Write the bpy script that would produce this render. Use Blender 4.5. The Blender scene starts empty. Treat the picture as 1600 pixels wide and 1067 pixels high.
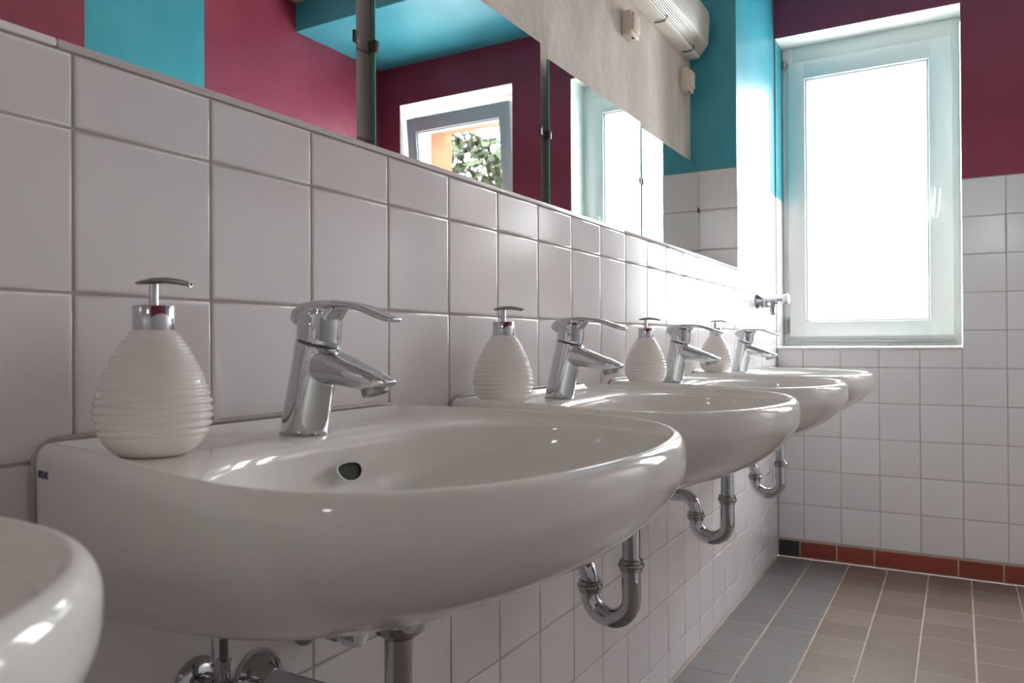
import bpy, bmesh, math, random
from mathutils import Vector, Matrix
import numpy as np
random.seed(7)
PI = math.pi
S = bpy.context.scene
COL = S.collection

# ---------------------------------------------------------------- camera
CAM = Vector((0.7076, -0.4160, 0.9497))
cd = bpy.data.cameras.new('camera'); cam = bpy.data.objects.new('camera', cd); COL.objects.link(cam)
cd.sensor_width = 36; cd.lens = 36 * 1207.75 / 1600
cd.clip_start = 0.02; cd.clip_end = 200
Rv = Vector((0.8658, 0.5003, -0.0060)); Fv = Vector((-0.5003, 0.8658, 0.0043)); Uv = Vector((0.0073, -0.0007, 1.0))
m3 = Matrix((Rv, Uv, -Fv)).transposed()
cam.matrix_world = Matrix.Translation(CAM) @ m3.to_4x4()
cd.dof.use_dof = True; cd.dof.focus_distance = 1.25; cd.dof.aperture_fstop = 9.0
S.camera = cam

# ---------------------------------------------------------------- world, exposure
W = bpy.data.worlds.new('overcast_sky'); S.world = W; W.use_nodes = True
wn = W.node_tree; bg = wn.nodes['Background']
bg.inputs['Color'].default_value = (0.95, 0.965, 1.0, 1); bg.inputs['Strength'].default_value = 11.0
S.view_settings.view_transform = 'Standard'; S.view_settings.look = 'None'
S.view_settings.gamma = 1; S.view_settings.use_curve_mapping = False
S.view_settings.exposure = 1.1
S.cycles.max_bounces = 14; S.cycles.diffuse_bounces = 10; S.cycles.glossy_bounces = 8
S.cycles.transparent_max_bounces = 12; S.cycles.sample_clamp_indirect = 6.0
S.cycles.use_denoising = True

# ---------------------------------------------------------------- colour / materials
def lin(r, g, b):
    f = lambda c: (c / 255 / 12.92) if c / 255 <= 0.04045 else ((c / 255 + 0.055) / 1.055) ** 2.4
    return (f(r), f(g), f(b), 1)

def mat(name, col, rough=0.5, metal=0.0, spec=0.5, coat=0.0):
    m = bpy.data.materials.new(name); m.use_nodes = True
    b = m.node_tree.nodes['Principled BSDF']
    b.inputs['Base Color'].default_value = col; b.inputs['Roughness'].default_value = rough
    b.inputs['Metallic'].default_value = metal; b.inputs['Specular IOR Level'].default_value = spec
    b.inputs['Coat Weight'].default_value = coat; b.inputs['Coat Roughness'].default_value = 0.05
    return m

def nodes(m): return m.node_tree.nodes, m.node_tree.links, m.node_tree.nodes['Principled BSDF']

def add_bump(m, scale, strength, dist=0.002, detail=4, stretch=None):
    n, l, b = nodes(m)
    tc = n.new('ShaderNodeTexCoord'); t = n.new('ShaderNodeTexNoise'); bp = n.new('ShaderNodeBump')
    mp = n.new('ShaderNodeMapping')
    if stretch: mp.inputs['Scale'].default_value = stretch
    l.new(tc.outputs['Object'], mp.inputs['Vector']); l.new(mp.outputs[0], t.inputs['Vector'])
    t.inputs['Scale'].default_value = scale; t.inputs['Detail'].default_value = detail
    bp.inputs['Strength'].default_value = strength; bp.inputs['Distance'].default_value = dist
    l.new(t.outputs['Fac'], bp.inputs['Height']); l.new(bp.outputs[0], b.inputs['Normal'])
    return bp

def mottle(m, c0, c1, scale, detail=5, lo=0.35, hi=0.65, stretch=None):
    n, l, b = nodes(m)
    tc = n.new('ShaderNodeTexCoord'); t = n.new('ShaderNodeTexNoise'); r = n.new('ShaderNodeValToRGB')
    mp = n.new('ShaderNodeMapping')
    if stretch: mp.inputs['Scale'].default_value = stretch
    l.new(tc.outputs['Object'], mp.inputs['Vector']); l.new(mp.outputs[0], t.inputs['Vector'])
    t.inputs['Scale'].default_value = scale; t.inputs['Detail'].default_value = detail
    r.color_ramp.elements[0].position = lo; r.color_ramp.elements[0].color = c0
    r.color_ramp.elements[1].position = hi; r.color_ramp.elements[1].color = c1
    l.new(t.outputs['Fac'], r.inputs['Fac']); l.new(r.outputs['Color'], b.inputs['Base Color'])
    return r

def tile_mat(name, c0, c1, rough, bump=0.0):
    """per-tile value in the attribute 'var' picks between two close shades"""
    m = mat(name, c0, rough); n, l, b = nodes(m)
    a = n.new('ShaderNodeAttribute'); a.attribute_name = 'var'
    mx = n.new('ShaderNodeMix'); mx.data_type = 'RGBA'
    mx.inputs[6].default_value = c0; mx.inputs[7].default_value = c1
    l.new(a.outputs['Fac'], mx.inputs[0]); l.new(mx.outputs[2], b.inputs['Base Color'])
    if bump: add_bump(m, 60, bump, 0.001, 3)
    return m

M = {}
M['tile'] = tile_mat('white_glazed_tile', lin(228, 224, 225), lin(234, 231, 232), 0.16, 0.04)
M['grout'] = mat('grey_grout', lin(186, 179, 173), 0.85)
add_bump(M['grout'], 400, 0.3)
M['floor_grey'] = tile_mat('grey_floor_tile', lin(112, 107, 107), lin(121, 116, 116), 0.36, 0.15)
M['floor_brown'] = tile_mat('brown_floor_tile', lin(116, 98, 88), lin(130, 113, 104), 0.38, 0.15)
M['floor_grout'] = mat('beige_floor_grout', lin(185, 170, 156), 0.9)
add_bump(M['floor_grout'], 300, 0.4)
M['skirt_red'] = tile_mat('red_clay_tile', lin(138, 62, 50), lin(158, 78, 62), 0.45, 0.3)
M['skirt_black'] = mat('black_clay_tile', lin(58, 60, 62), 0.4)
M['maroon'] = mat('maroon_paint', lin(128, 42, 64), 0.42)
mottle(M['maroon'], lin(139, 51, 72), lin(149, 59, 82), 3.5)
add_bump(M['maroon'], 90, 0.16, 0.002, 6, (1, 1, 0.3))
M['teal'] = mat('teal_paint', lin(0, 145, 165), 0.42)
mottle(M['teal'], lin(58, 151, 168), lin(70, 161, 177), 4.0)
add_bump(M['teal'], 90, 0.16, 0.002, 6, (1, 1, 0.3))
M['plaster'] = mat('beige_plaster', lin(205, 198, 188), 0.8)
mottle(M['plaster'], lin(192, 183, 172), lin(219, 213, 205), 6.0, 10, 0.36, 0.66, (1, 1, 0.4))
add_bump(M['plaster'], 32, 0.6, 0.006, 10)
M['white_wall'] = mat('white_reveal_paint', lin(236, 235, 230), 0.6)
add_bump(M['white_wall'], 80, 0.1, 0.002)
M['ceiling'] = mat('ceiling_paint', lin(215, 208, 198), 0.8)
M['ceramic'] = mat('white_sanitary_ceramic', lin(238, 236, 231), 0.07, 0, 0.55)
M['bottle'] = mat('cream_glazed_ceramic', lin(244, 238, 233), 0.07, 0, 0.5)
M['chrome'] = mat('polished_chrome', lin(204, 207, 212), 0.05, 1.0)
M['chrome_dull'] = mat('worn_chrome', lin(172, 172, 172), 0.12, 1.0)
M['satin'] = mat('satin_metal', lin(160, 158, 152), 0.3, 1.0)
M['dark_metal'] = mat('dark_bronze_metal', lin(92, 86, 84), 0.35, 0.8)
M['mirror'] = mat('mirror_silvering', lin(232, 236, 234), 0.004, 1.0)
M['glass_edge'] = mat('green_glass_edge', lin(20, 150, 130), 0.08, 0, 0.8)
M['backing'] = mat('mirror_backing_paint', lin(206, 202, 196), 0.6)
M['glass_bevel'] = mat('pale_ground_glass_edge', lin(200, 225, 218), 0.2, 0, 0.8)
M['black'] = mat('black_void', (0.006, 0.005, 0.004, 1), 0.7)
M['rubber'] = mat('dark_rubber_seal', lin(60, 60, 58), 0.6)
M['silicone'] = mat('grey_silicone', lin(176, 170, 164), 0.4)
M['pvc'] = mat('white_upvc', lin(226, 230, 228), 0.22)
M['pvc_grey'] = mat('grey_upvc', lin(205, 212, 218), 0.3)
M['alu'] = mat('grey_aluminium', lin(170, 172, 170), 0.35, 0.6)
M['switch'] = mat('cream_plastic', lin(222, 212, 196), 0.35)
M['lamp_body'] = mat('white_enamel', lin(228, 224, 212), 0.3)
M['logo'] = mat('blue_print', lin(62, 66, 128), 0.4)
M['hose'] = mat('braided_hose', lin(120, 118, 120), 0.35, 0.7)
M['red_dot'] = mat('red_plastic', lin(170, 20, 40), 0.3)
M['orange'] = mat('orange_render', lin(120, 50, 20), 0.9)
mottle(M['orange'], lin(112, 46, 18), lin(126, 56, 24), 6)
M['slat'] = mat('wooden_slat', lin(90, 55, 35), 0.7)
M['leaf'] = mat('tree_leaf', lin(34, 48, 14), 0.7)
M['bark'] = mat('tree_bark', lin(80, 66, 52), 0.9)
# prismatic lamp cover: clear ribbed plastic
m = mat('prismatic_diffuser', lin(222, 216, 204), 0.25, 0, 0.5); M['diffuser'] = m
nodes(m)[2].inputs['Transmission Weight'].default_value = 0.25
n, l, b = nodes(m)
tc = n.new('ShaderNodeTexCoord'); mp = n.new('ShaderNodeMapping'); wv = n.new('ShaderNodeTexWave'); bp = n.new('ShaderNodeBump')
mp.inputs['Scale'].default_value = (1, 0, 1); wv.bands_direction = 'DIAGONAL'; wv.inputs['Scale'].default_value = 70
bp.inputs['Strength'].default_value = 0.7; bp.inputs['Distance'].default_value = 0.002
l.new(tc.outputs['Object'], mp.inputs['Vector']); l.new(mp.outputs[0], wv.inputs['Vector']); l.new(wv.outputs['Fac'], bp.inputs['Height']); l.new(bp.outputs[0], b.inputs['Normal'])
# window glass: thin clear pane
m = bpy.data.materials.new('window_glass'); m.use_nodes = True; M['glass'] = m
n, l = m.node_tree.nodes, m.node_tree.links; n.remove(n['Principled BSDF'])
tr = n.new('ShaderNodeBsdfTransparent'); gl = n.new('ShaderNodeBsdfGlossy'); mx = n.new('ShaderNodeMixShader')
gl.inputs['Roughness'].default_value = 0.02; tr.inputs['Color'].default_value = (0.96, 0.98, 0.97, 1)
mx.inputs[0].default_value = 0.05; l.new(tr.outputs[0], mx.inputs[1]); l.new(gl.outputs[0], mx.inputs[2])
l.new(mx.outputs[0], n['Material Output'].inputs['Surface'])

# ---------------------------------------------------------------- helpers
def link(o, parent=None):
    COL.objects.link(o)
    if parent is not None: o.parent = parent
    return o

def mesh_obj(name, verts, faces, mats, parent=None, mi=None, smooth=True, var=None):
    me = bpy.data.meshes.new(name); me.from_pydata([tuple(v) for v in verts], [], faces)
    if not isinstance(mats, (list, tuple)): mats = [mats]
    for m in mats: me.materials.append(m)
    if mi is not None: me.polygons.foreach_set('material_index', mi)
    me.polygons.foreach_set('use_smooth', [smooth] * len(me.polygons))
    if var is not None:
        a = me.attributes.new('var', 'FLOAT', 'FACE'); a.data.foreach_set('value', var)
    me.update()
    return link(bpy.data.objects.new(name, me), parent)

class MB:
    """collects shapes, builds ONE mesh object"""
    def __init__(s): s.v = []; s.f = []; s.mi = []; s.var = []
    def add(s, verts, faces, mi=0, var=0.0):
        o = len(s.v); s.v += [Vector(v) for v in verts]
        for f in faces: s.f.append(tuple(i + o for i in f)); s.mi.append(mi); s.var.append(var)
    def box(s, lo, hi, mi=0, bev=0.0):
        x0, y0, z0 = lo; x1, y1, z1 = hi
        if bev <= 0:
            v = [(x, y, z) for x in (x0, x1) for y in (y0, y1) for z in (z0, z1)]
            s.add(v, [(0, 1, 3, 2), (4, 6, 7, 5), (0, 4, 5, 1), (2, 3, 7, 6), (0, 2, 6, 4), (1, 5, 7, 3)], mi); return
        bm = bmesh.new(); bmesh.ops.create_cube(bm, size=1)
        for q in bm.verts: q.co = Vector(((x0 + x1) / 2 + q.co.x * (x1 - x0), (y0 + y1) / 2 + q.co.y * (y1 - y0), (z0 + z1) / 2 + q.co.z * (z1 - z0)))
        bmesh.ops.bevel(bm, geom=bm.edges[:], offset=bev, segments=2, affect='EDGES', profile=0.5)
        bm.verts.index_update()
        s.add([q.co.copy() for q in bm.verts], [tuple(q.index for q in f.verts) for f in bm.faces], mi); bm.free()
    def rings(s, rings, mi=0, cap0=True, cap1=True, closed=True):
        n = len(rings[0]); v = [p for r in rings for p in r]; f = []
        for i in range(len(rings) - 1):
            for j in range(n if closed else n - 1):
                k = (j + 1) % n
                f.append((i * n + j, i * n + k, (i + 1) * n + k, (i + 1) * n + j))
        if cap0: f.append(tuple(reversed(range(n))))
        if cap1: f.append(tuple((len(rings) - 1) * n + j for j in range(n)))
        s.add(v, f, mi)
    def lathe(s, prof, base=(0, 0, 0), axis=(0, 0, 1), seg=32, mi=0, cap=True, wob=None):
        a = Vector(axis).normalized(); t = Vector((1, 0, 0)) if abs(a.x) < 0.9 else Vector((0, 1, 0))
        e1 = (t - a * t.dot(a)).normalized(); e2 = a.cross(e1); b = Vector(base); R = []
        for (r, h) in prof:
            ring = []
            for j in range(seg):
                an = 2 * PI * j / seg; rr = r + (wob(an, h) if wob else 0)
                ring.append(b + a * h + (e1 * math.cos(an) + e2 * math.sin(an)) * max(rr, 1e-5))
            R.append(ring)
        s.rings(R, mi, cap, cap)
    def tube(s, pts, r, seg=16, mi=0, cap=True):
        pts = [Vector(p) for p in pts]; R = []; nrm = None
        for i, p in enumerate(pts):
            d = (pts[min(i + 1, len(pts) - 1)] - pts[max(i - 1, 0)]).normalized()
            if nrm is None:
                t = Vector((0, 1, 0)) if abs(d.y) < 0.9 else Vector((1, 0, 0)); nrm = (t - d * t.dot(d)).normalized()
            else: nrm = (nrm - d * nrm.dot(d)).normalized()
            b = d.cross(nrm); rr = r[i] if isinstance(r, (list, tuple)) else r
            R.append([p + (nrm * math.cos(2 * PI * j / seg) + b * math.sin(2 * PI * j / seg)) * rr for j in range(seg)])
        s.rings(R, mi, cap, cap)
    def build(s, name, mats, parent=None, smooth=True, ang=40):
        o = mesh_obj(name, s.v, s.f, mats, parent, s.mi, smooth, s.var)
        bm = bmesh.new(); bm.from_mesh(o.data); bmesh.ops.recalc_face_normals(bm, faces=bm.faces[:])
        if smooth:
            for e in bm.edges:
                if len(e.link_faces) == 2 and e.calc_face_angle(0) > math.radians(ang): e.smooth = False
        bm.to_mesh(o.data); bm.free()
        return o

def empty(name, loc=(0, 0, 0), rz=0):
    o = bpy.data.objects.new(name, None); COL.objects.link(o); o.location = loc; o.rotation_euler = (0, 0, rz)
    o.empty_display_size = 0.05
    return o
def tag(o, label, cat, group=None, kind=None):
    o['label'] = label; o['category'] = cat
    if group: o['group'] = group
    if kind: o['kind'] = kind
    return o
def struct(o): o['kind'] = 'structure'; return o
def kids(o): return [c for c in COL.objects if c.parent == o]
def copy_tree(o, parent=None):
    c = o.copy(); COL.objects.link(c); c.parent = parent
    for ch in kids(o): copy_tree(ch, c)
    return c
def arc(c, e1, e2, r, a0, a1, n):
    c, e1, e2 = Vector(c), Vector(e1), Vector(e2)
    return [c + (e1 * math.cos(a0 + (a1 - a0) * i / n) + e2 * math.sin(a0 + (a1 - a0) * i / n)) * r for i in range(n + 1)]

def tile_field(mb, O, Ud, Vd, Nd, us, vs, mi=0, gap=0.0030, depth=0.0022, bev=0.003, tilt=0.0016, skip=None, mifn=None):
    """tiles between consecutive grout lines us x vs; face plane lies at O, edges fall back by depth"""
    O, Ud, Vd, Nd = Vector(O), Vector(Ud), Vector(Vd), Vector(Nd)
    for i in range(len(us) - 1):
        for j in range(len(vs) - 1):
            u0, u1, v0, v1 = us[i] + gap / 2, us[i + 1] - gap / 2, vs[j] + gap / 2, vs[j + 1] - gap / 2
            if skip and skip((u0 + u1) / 2, (v0 + v1) / 2): continue
            if u1 - u0 < 0.008 or v1 - v0 < 0.006: continue
            tu, tv = random.gauss(0, tilt), random.gauss(0, tilt); cu, cv = (u0 + u1) / 2, (v0 + v1) / 2
            dz = random.gauss(0, 0.00012); V = []
            for ins, d in ((0, -depth), (0.0002, -depth * 0.35), (bev * 0.35, -depth * 0.09), (bev, 0), (bev * 1.7, 0)):
                for (a, b) in ((u0 + ins, v0 + ins), (u1 - ins, v0 + ins), (u1 - ins, v1 - ins), (u0 + ins, v1 - ins)):
                    h = d + ((a - cu) * tu + (b - cv) * tv + dz if d > -depth * 0.9 else 0)
                    V.append(O + Ud * a + Vd * b + Nd * h)
            F = []
            for k in range(4):
                for q in range(4): F.append((k * 4 + q, k * 4 + (q + 1) % 4, (k + 1) * 4 + (q + 1) % 4, (k + 1) * 4 + q))
            F.append((16, 17, 18, 19))
            mb.add(V, F, mifn((u0 + u1) / 2, (v0 + v1) / 2) if mifn else mi, random.random())

def lines(start, stop, phase, pitch):
    k0 = math.ceil((start - phase) / pitch - 1e-6); r = [start]
    k = k0
    while phase + k * pitch < stop - 1e-6:
        x = phase + k * pitch
        if x > start + 0.004: r.append(x)
        k += 1
    r.append(stop); return r

def quadp(mb, a, b, c, d, mi=0): mb.add([a, b, c, d], [(0, 1, 2, 3)], mi)

# ---------------------------------------------------------------- room measurements
T = 0.152
Z0 = 1.152; LEDGE = 1.2222; TILETOP = 1.606
XU = -0.174; YP = 2.489; YB = 3.181; XR = 1.973; YR = -2.3
ZC = 2.735; ZS = 2.585; YS = 2.503
GD = 0.0016            # grout lies this far behind the tile faces

# ---------------------------------------------------------------- floor
mb = MB()
quadp(mb, (-0.2, YR, -0.0012), (XR, YR, -0.0012), (XR, YB, -0.0012), (-0.2, YB, -0.0012), 2)
fx = [0.004] + [0.145 + 0.15 * k for k in range(13)]; fx = [x for x in fx if x < XR - 0.02] + [XR]
tile_field(mb, (0, 0, 0), (1, 0, 0), (0, 1, 0), (0, 0, 1), fx, lines(YR, YB - 0.006, YB - 0.004, T), gap=0.0045, depth=0.0016,
           bev=0.002, tilt=0.002, mifn=lambda u, v: 0 if u < 0.29 else 1)
struct(mb.build('floor', [M['floor_grey'], M['floor_brown'], M['floor_grout']], ang=60))

# ---------------------------------------------------------------- left wall: tiled installation wall with shelf
mb = MB()
def blk(lo, hi, mi=1): mb.box(lo, hi, mi)
blk((-0.30, YR, -0.05), (-GD, YB, LEDGE))
tile_field(mb, (0, 0, 0), (0, 1, 0), (0, 0, 1), (1, 0, 0), lines(YR, YB, 0, T), lines(0.003, LEDGE, Z0, T))
struct(mb.build('wall_left', [M['tile'], M['grout']], ang=50))
mb = MB()
seams = [-1.40, -0.0148, 1.36, YP]
for a, b in zip(seams[:-1], seams[1:]): mb.box((XU, a + 0.0008, LEDGE + 0.0008), (0.0012, b - 0.0008, LEDGE + 0.0085), 0, 0.0015)
struct(mb.build('trim_1', M['tile']))
# upper wall, set back behind the shelf: tiles behind the mirrors, plaster above
mb = MB()
mb.box((-0.30, YR, LEDGE), (XU - GD, YP, TILETOP + 0.004), 1)
tile_field(mb, (XU, 0, 0), (0, 1, 0), (0, 0, 1), (1, 0, 0), lines(YR, YP, 0.02, T), lines(LEDGE + 0.008, TILETOP + 0.012, Z0, T))
mb.box((-0.30, YR, TILETOP), (XU - 0.002, YP, ZC), 2)
struct(mb.build('wall_left_upper', [M['tile'], M['grout'], M['plaster']], ang=50))
# teal pier at the window end
mb = MB()
mb.box((XU - 0.1, YP + GD, LEDGE), (-GD, YB, TILETOP), 1)
tile_field(mb, (0, 0, 0), (0, 1, 0), (0, 0, 1), (1, 0, 0), lines(YP, YB, 0, T), lines(LEDGE, TILETOP, Z0, T))
tile_field(mb, (0, YP, 0), (1, 0, 0), (0, 0, 1), (0, -1, 0), [XU, 0], lines(LEDGE, TILETOP, Z0, T))
mb.box((XU - 0.1, YP + 0.002, TILETOP), (-0.002, YB, ZC), 2)
struct(mb.build('wall_pier', [M['tile'], M['grout'], M['teal']], ang=50))
# beam across the room in front of the windows
mb = MB(); mb.box((XU - 0.1, YS, ZS), (XR + 0.1, YB, ZC), 0)
struct(mb.build('ceiling_beam', M['teal'], smooth=False))
mb = MB(); mb.box((-0.5, YR - 0.2, ZC), (XR + 0.3, YB + 0.3, ZC + 0.15), 0)
struct(mb.build('ceiling', M['ceiling'], smooth=False))

# ---------------------------------------------------------------- window wall with two openings
WA = (0.003, 0.722, 0.925, 2.316); WB = (1.072, 1.830, 0.925, 2.356)
YO = YB + 0.30
def inside(x, z): return any(w[0] < x < w[1] and w[2] < z < w[3] for w in (WA, WB))
mb = MB()
xs = sorted([-0.4, WA[0], WA[1], WB[0], WB[1], XR + 0.3]); zs = sorted([-0.1, WA[2], TILETOP, WA[3], WB[3], ZC + 0.1])
for i in range(len(xs) - 1):
    for j in range(len(zs) - 1):
        if zs[j + 1] - zs[j] < 1e-4 or inside((xs[i] + xs[i + 1]) / 2, (zs[j] + zs[j + 1]) / 2): continue
        low = zs[j + 1] <= TILETOP + 1e-6
        y = YB + (GD if low else 0.002)
        quadp(mb, (xs[i], y, zs[j]), (xs[i + 1], y, zs[j]), (xs[i + 1], y, zs[j + 1]), (xs[i], y, zs[j + 1]), 1 if low else 2)
        quadp(mb, (xs[i], YO, zs[j]), (xs[i], YO, zs[j + 1]), (xs[i + 1], YO, zs[j + 1]), (xs[i + 1], YO, zs[j]), 3)
for (x0, x1, z0, z1) in (WA, WB):
    y = YB + 0.001
    if x0 < .01:      # the pier carries on into this reveal: tiles below, teal paint above
        quadp(mb, (x0, y, z0), (x0, YO, z0), (x0, YO, TILETOP), (x0, y, TILETOP), 0); quadp(mb, (x0, y, TILETOP), (x0, YO, TILETOP), (x0, YO, z1), (x0, y, z1), 4)
    else: quadp(mb, (x0, y, z0), (x0, YO, z0), (x0, YO, z1), (x0, y, z1), 3)
    quadp(mb, (x1, y, z0), (x1, y, z1), (x1, YO, z1), (x1, YO, z0), 3)
    quadp(mb, (x0, y, z1), (x1, y, z1), (x1, YO, z1), (x0, YO, z1), 3); quadp(mb, (x0, y, z0), (x1, y, z0), (x1, YO, z0), (x0, YO, z0), 3)
bx = lines(0.004, XR, 0.1123, T); bz = lines(0.082, TILETOP, 0.8445, T)
def split(vals, extra): return sorted(set([round(v, 4) for v in vals] + extra))
skipw = lambda u, v: inside(u, v)
for (zr, sk) in ((bz, skipw),):
    zr = [z for z in zr]
    zz = sorted(zr + [WA[2] - 0.003])
    lowz = [z for z in zr if z < 0.9] + [WA[2] - 0.003]
    hiz = [z for z in zr if z > 0.8]
    tile_field(mb, (0, YB, 0), (1, 0, 0), (0, 0, 1), (0, -1, 0), bx, [z for z in zr if z < 0.85])
    tile_field(mb, (0, YB, 0), (1, 0, 0), (0, 0, 1), (0, -1, 0), [x for x in bx if x < 0.73], [0.8445, WA[2] - 0.003])
    tile_field(mb, (0, YB, 0), (1, 0, 0), (0, 0, 1), (0, -1, 0), [x for x in bx if WA[1] - 0.004 < x < WB[0]] + [WB[0]], [z for z in zr if z > 0.84])
    tile_field(mb, (0, YB, 0), (1, 0, 0), (0, 0, 1), (0, -1, 0), [WB[0]] + [x for x in bx if WB[0] < x < WB[1]] + [WB[1]], [0.8445, WA[2] - 0.003])
    tile_field(mb, (0, YB, 0), (1, 0, 0), (0, 0, 1), (0, -1, 0), [WB[1], XR], [z for z in zr if z > 0.84])
struct(mb.build('wall_window', [M['tile'], M['grout'], M['maroon'], M['white_wall'], M['teal']], ang=50))
for k, (x0, x1, z0, z1) in enumerate((WA, WB)):
    mb = MB(); mb.box((x0 + 0.001 if k else 0.003, YB - 0.006, z0 - 0.003), (x1 - 0.001, YB + 0.145, z0 + 0.007), 0, 0.002)
    struct(mb.build('trim_%d' % (2 + k), M['white_wall']))
# skirting
mb = MB(); mb.box((0.001, YB - 0.004, 0.0), (XR, YB, 0.082), 1)
tile_field(mb, (0, YB - 0.006, 0), (1, 0, 0), (0, 0, 1), (0, -1, 0), [0.003, 0.094], [0.004, 0.076], mi=2, gap=0.004)
sx = [0.094, 0.245, 0.393, 0.70, 0.855, 1.005, 1.155, 1.305, 1.455, 1.605, 1.755, 1.905, XR]
tile_field(mb, (0, YB - 0.006, 0), (1, 0, 0), (0, 0, 1), (0, -1, 0), sx, [0.004, 0.076], mi=0, gap=0.006)
struct(mb.build('baseboard_back', [M['skirt_red'], M['floor_grout'], M['skirt_black']], ang=50))

# right wall (seen in the mirrors) and the wall behind the camera
mb = MB()
mb.box((XR + GD, YR, -0.1), (XR + 0.25, YB, TILETOP), 1)
tile_field(mb, (XR, 0, 0), (0, 1, 0), (0, 0, 1), (-1, 0, 0), lines(YR, YB, 0.05, T), lines(0.003, TILETOP, Z0, T))
for (a, b, mi) in ((YR, 1.378, 2), (1.378, 1.937, 3), (1.937, YB, 2)):
    mb.box((XR + 0.003, a, TILETOP), (XR + 0.25, b, ZC), mi)
struct(mb.build('wall_right', [M['tile'], M['grout'], M['maroon'], M['teal']], ang=50))
WR = (0.89, 1.20, 1.87, 2.20)          # added small high opening behind the camera, unseen, lets in fill light
mb = MB()
for (x0, x1, z0, z1) in ((-0.3, WR[0], -0.1, ZC), (WR[1], XR + 0.25, -0.1, ZC), (WR[0], WR[1], -0.1, WR[2]), (WR[0], WR[1], WR[3], ZC)):
    if z0 < TILETOP - 1e-4: mb.box((x0, YR - 0.2, z0), (x1, YR - GD, min(z1, TILETOP)), 1)
    if z1 > TILETOP: mb.box((x0, YR - 0.2, max(z0, TILETOP)), (x1, YR - 0.002, z1), 2)
tile_field(mb, (0, YR, 0), (1, 0, 0), (0, 0, 1), (0, 1, 0), lines(0.0, XR, 0.146, T), lines(0.003, TILETOP, Z0, T),
           skip=lambda u, v: WR[0] - .07 < u < WR[1] + .07 and v > WR[2] - .07)
struct(mb.build('wall_rear', [M['tile'], M['grout'], M['plaster']], ang=50))

# ---------------------------------------------------------------- windows
def rect_frame(mb, x0, x1, z0, z1, wl, wr, wt, wb, y0, y1, mi=0, bev=0.004):
    mb.box((x0, y0, z0), (x0 + wl, y1, z1), mi, bev); mb.box((x1 - wr, y0, z0), (x1, y1, z1), mi, bev)
    mb.box((x0 + wl * .9, y0, z1 - wt), (x1 - wr * .9, y1, z1), mi, bev); mb.box((x0 + wl * .9, y0, z0), (x1 - wr * .9, y1, z0 + wb), mi, bev)
def window(num, w, gx0, gx1, gz0, gz1, swing, hinge_right):
    x0, x1, z0, z1 = w; yf = YB + 0.14
    root = empty('window_%d' % num, ((x0 + x1) / 2, yf, z0)); struct(root)
    px, pz = (x0 + x1) / 2, z0
    def P(o): o.location = o.location - Vector((px, yf, pz)); return o
    mb = MB(); rect_frame(mb, x0 + .001, x1 - .001, z0 + .008, z1 - .001, .048, .05, .085, .055, yf + 0.012, yf + 0.075)
    fr_ = P(mb.build('frame', M['pvc'], root))
    # sash, built round its hinge line
    s0, s1, t0, t1 = x0 + .028, x1 - .03, z0 + .055, z1 - .075
    hx = s1 if hinge_right else s0
    mb = MB(); rect_frame(mb, s0 - hx, s1 - hx, t0, t1, gx0 - s0 - .008, s1 - gx1 - .008, t1 - gz1 - .008, gz0 - t0 - .008, 0, 0.065)
    sash = mb.build('sash', M['pvc'] if num == 1 else M['pvc_grey'], root)
    mb = MB(); rect_frame(mb, gx0 - hx - .010, gx1 - hx + .010, gz0 - .010, gz1 + .010, .012, .012, .012, .012, 0.008, 0.05, 0, 0.003)
    bead = mb.build('glazing_bead', M['white_wall'] if num == 2 else M['pvc'], sash)
    mb = MB(); mb.box((gx0 - hx - .004, 0.028, gz0 - .004), (gx1 - hx + .004, 0.034, gz1 + .004))
    mb.build('pane', M['glass'], sash, smooth=False)
    sash.location = (hx - px, t0 * math.sin(swing), -pz + t0 * (1 - math.cos(swing))); sash.rotation_euler = (swing, 0, 0)
    # handle on the free side
    hxx = (gx1 + (s1 - gx1) * .42) if not hinge_right else (s0 + (gx0 - s0) * .5)
    mb = MB(); mb.box((hxx - .014 - hx, -0.010, 1.555), (hxx + .014 - hx, 0.001, 1.62), 0, .003)
    mb.tube([(hxx - hx, -0.004, 1.588), (hxx - hx, -0.035, 1.588)], .009, 14)
    mb.tube([(hxx - hx, -0.040, 1.594), (hxx - hx - .001, -0.042, 1.56), (hxx - hx - .006, -0.040, 1.50), (hxx - hx - .010, -0.036, 1.475)], [.0105, .011, .010, .006], 14)
    mb.build('handle', M['pvc'], sash)
    # hinges
    for zz, h in ((z1 - .075, .038), (z0 + .10, .07)):
        mb = MB(); xh = x0 + .012 if not hinge_right else x1 - .012
        mb.lathe([(.004, 0), (.0065, .002), (.0065, h - .002), (.004, h)], (xh, yf - .004, zz - h / 2), (0, 0, 1), 14)
        mb.box((xh - .004, yf - .004, zz - h / 2 + .004), (xh + .014, yf + .004, zz + h / 2 - .004), 0, .001)
        P(mb.build('hinge', M['satin'], root))
    mb = MB(); mb.box((x0 + .02, yf - .004, z0 + .008), (x1 - .02, yf + .02, z0 + .030), 0, .002)
    mb.box((x0 + .02, yf - .010, z0 + .030), (x1 - .02, yf + .02, z0 + .040), 0, .002)
    P(mb.build('drip_rail', M['alu'], root))
    return root
window(1, WA, 0.112, 0.596, 1.054, 2.152, 0.0, False)
window(2, WB, 1.175, 1.725, 1.054, 2.19, math.radians(5.5), True)

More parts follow.
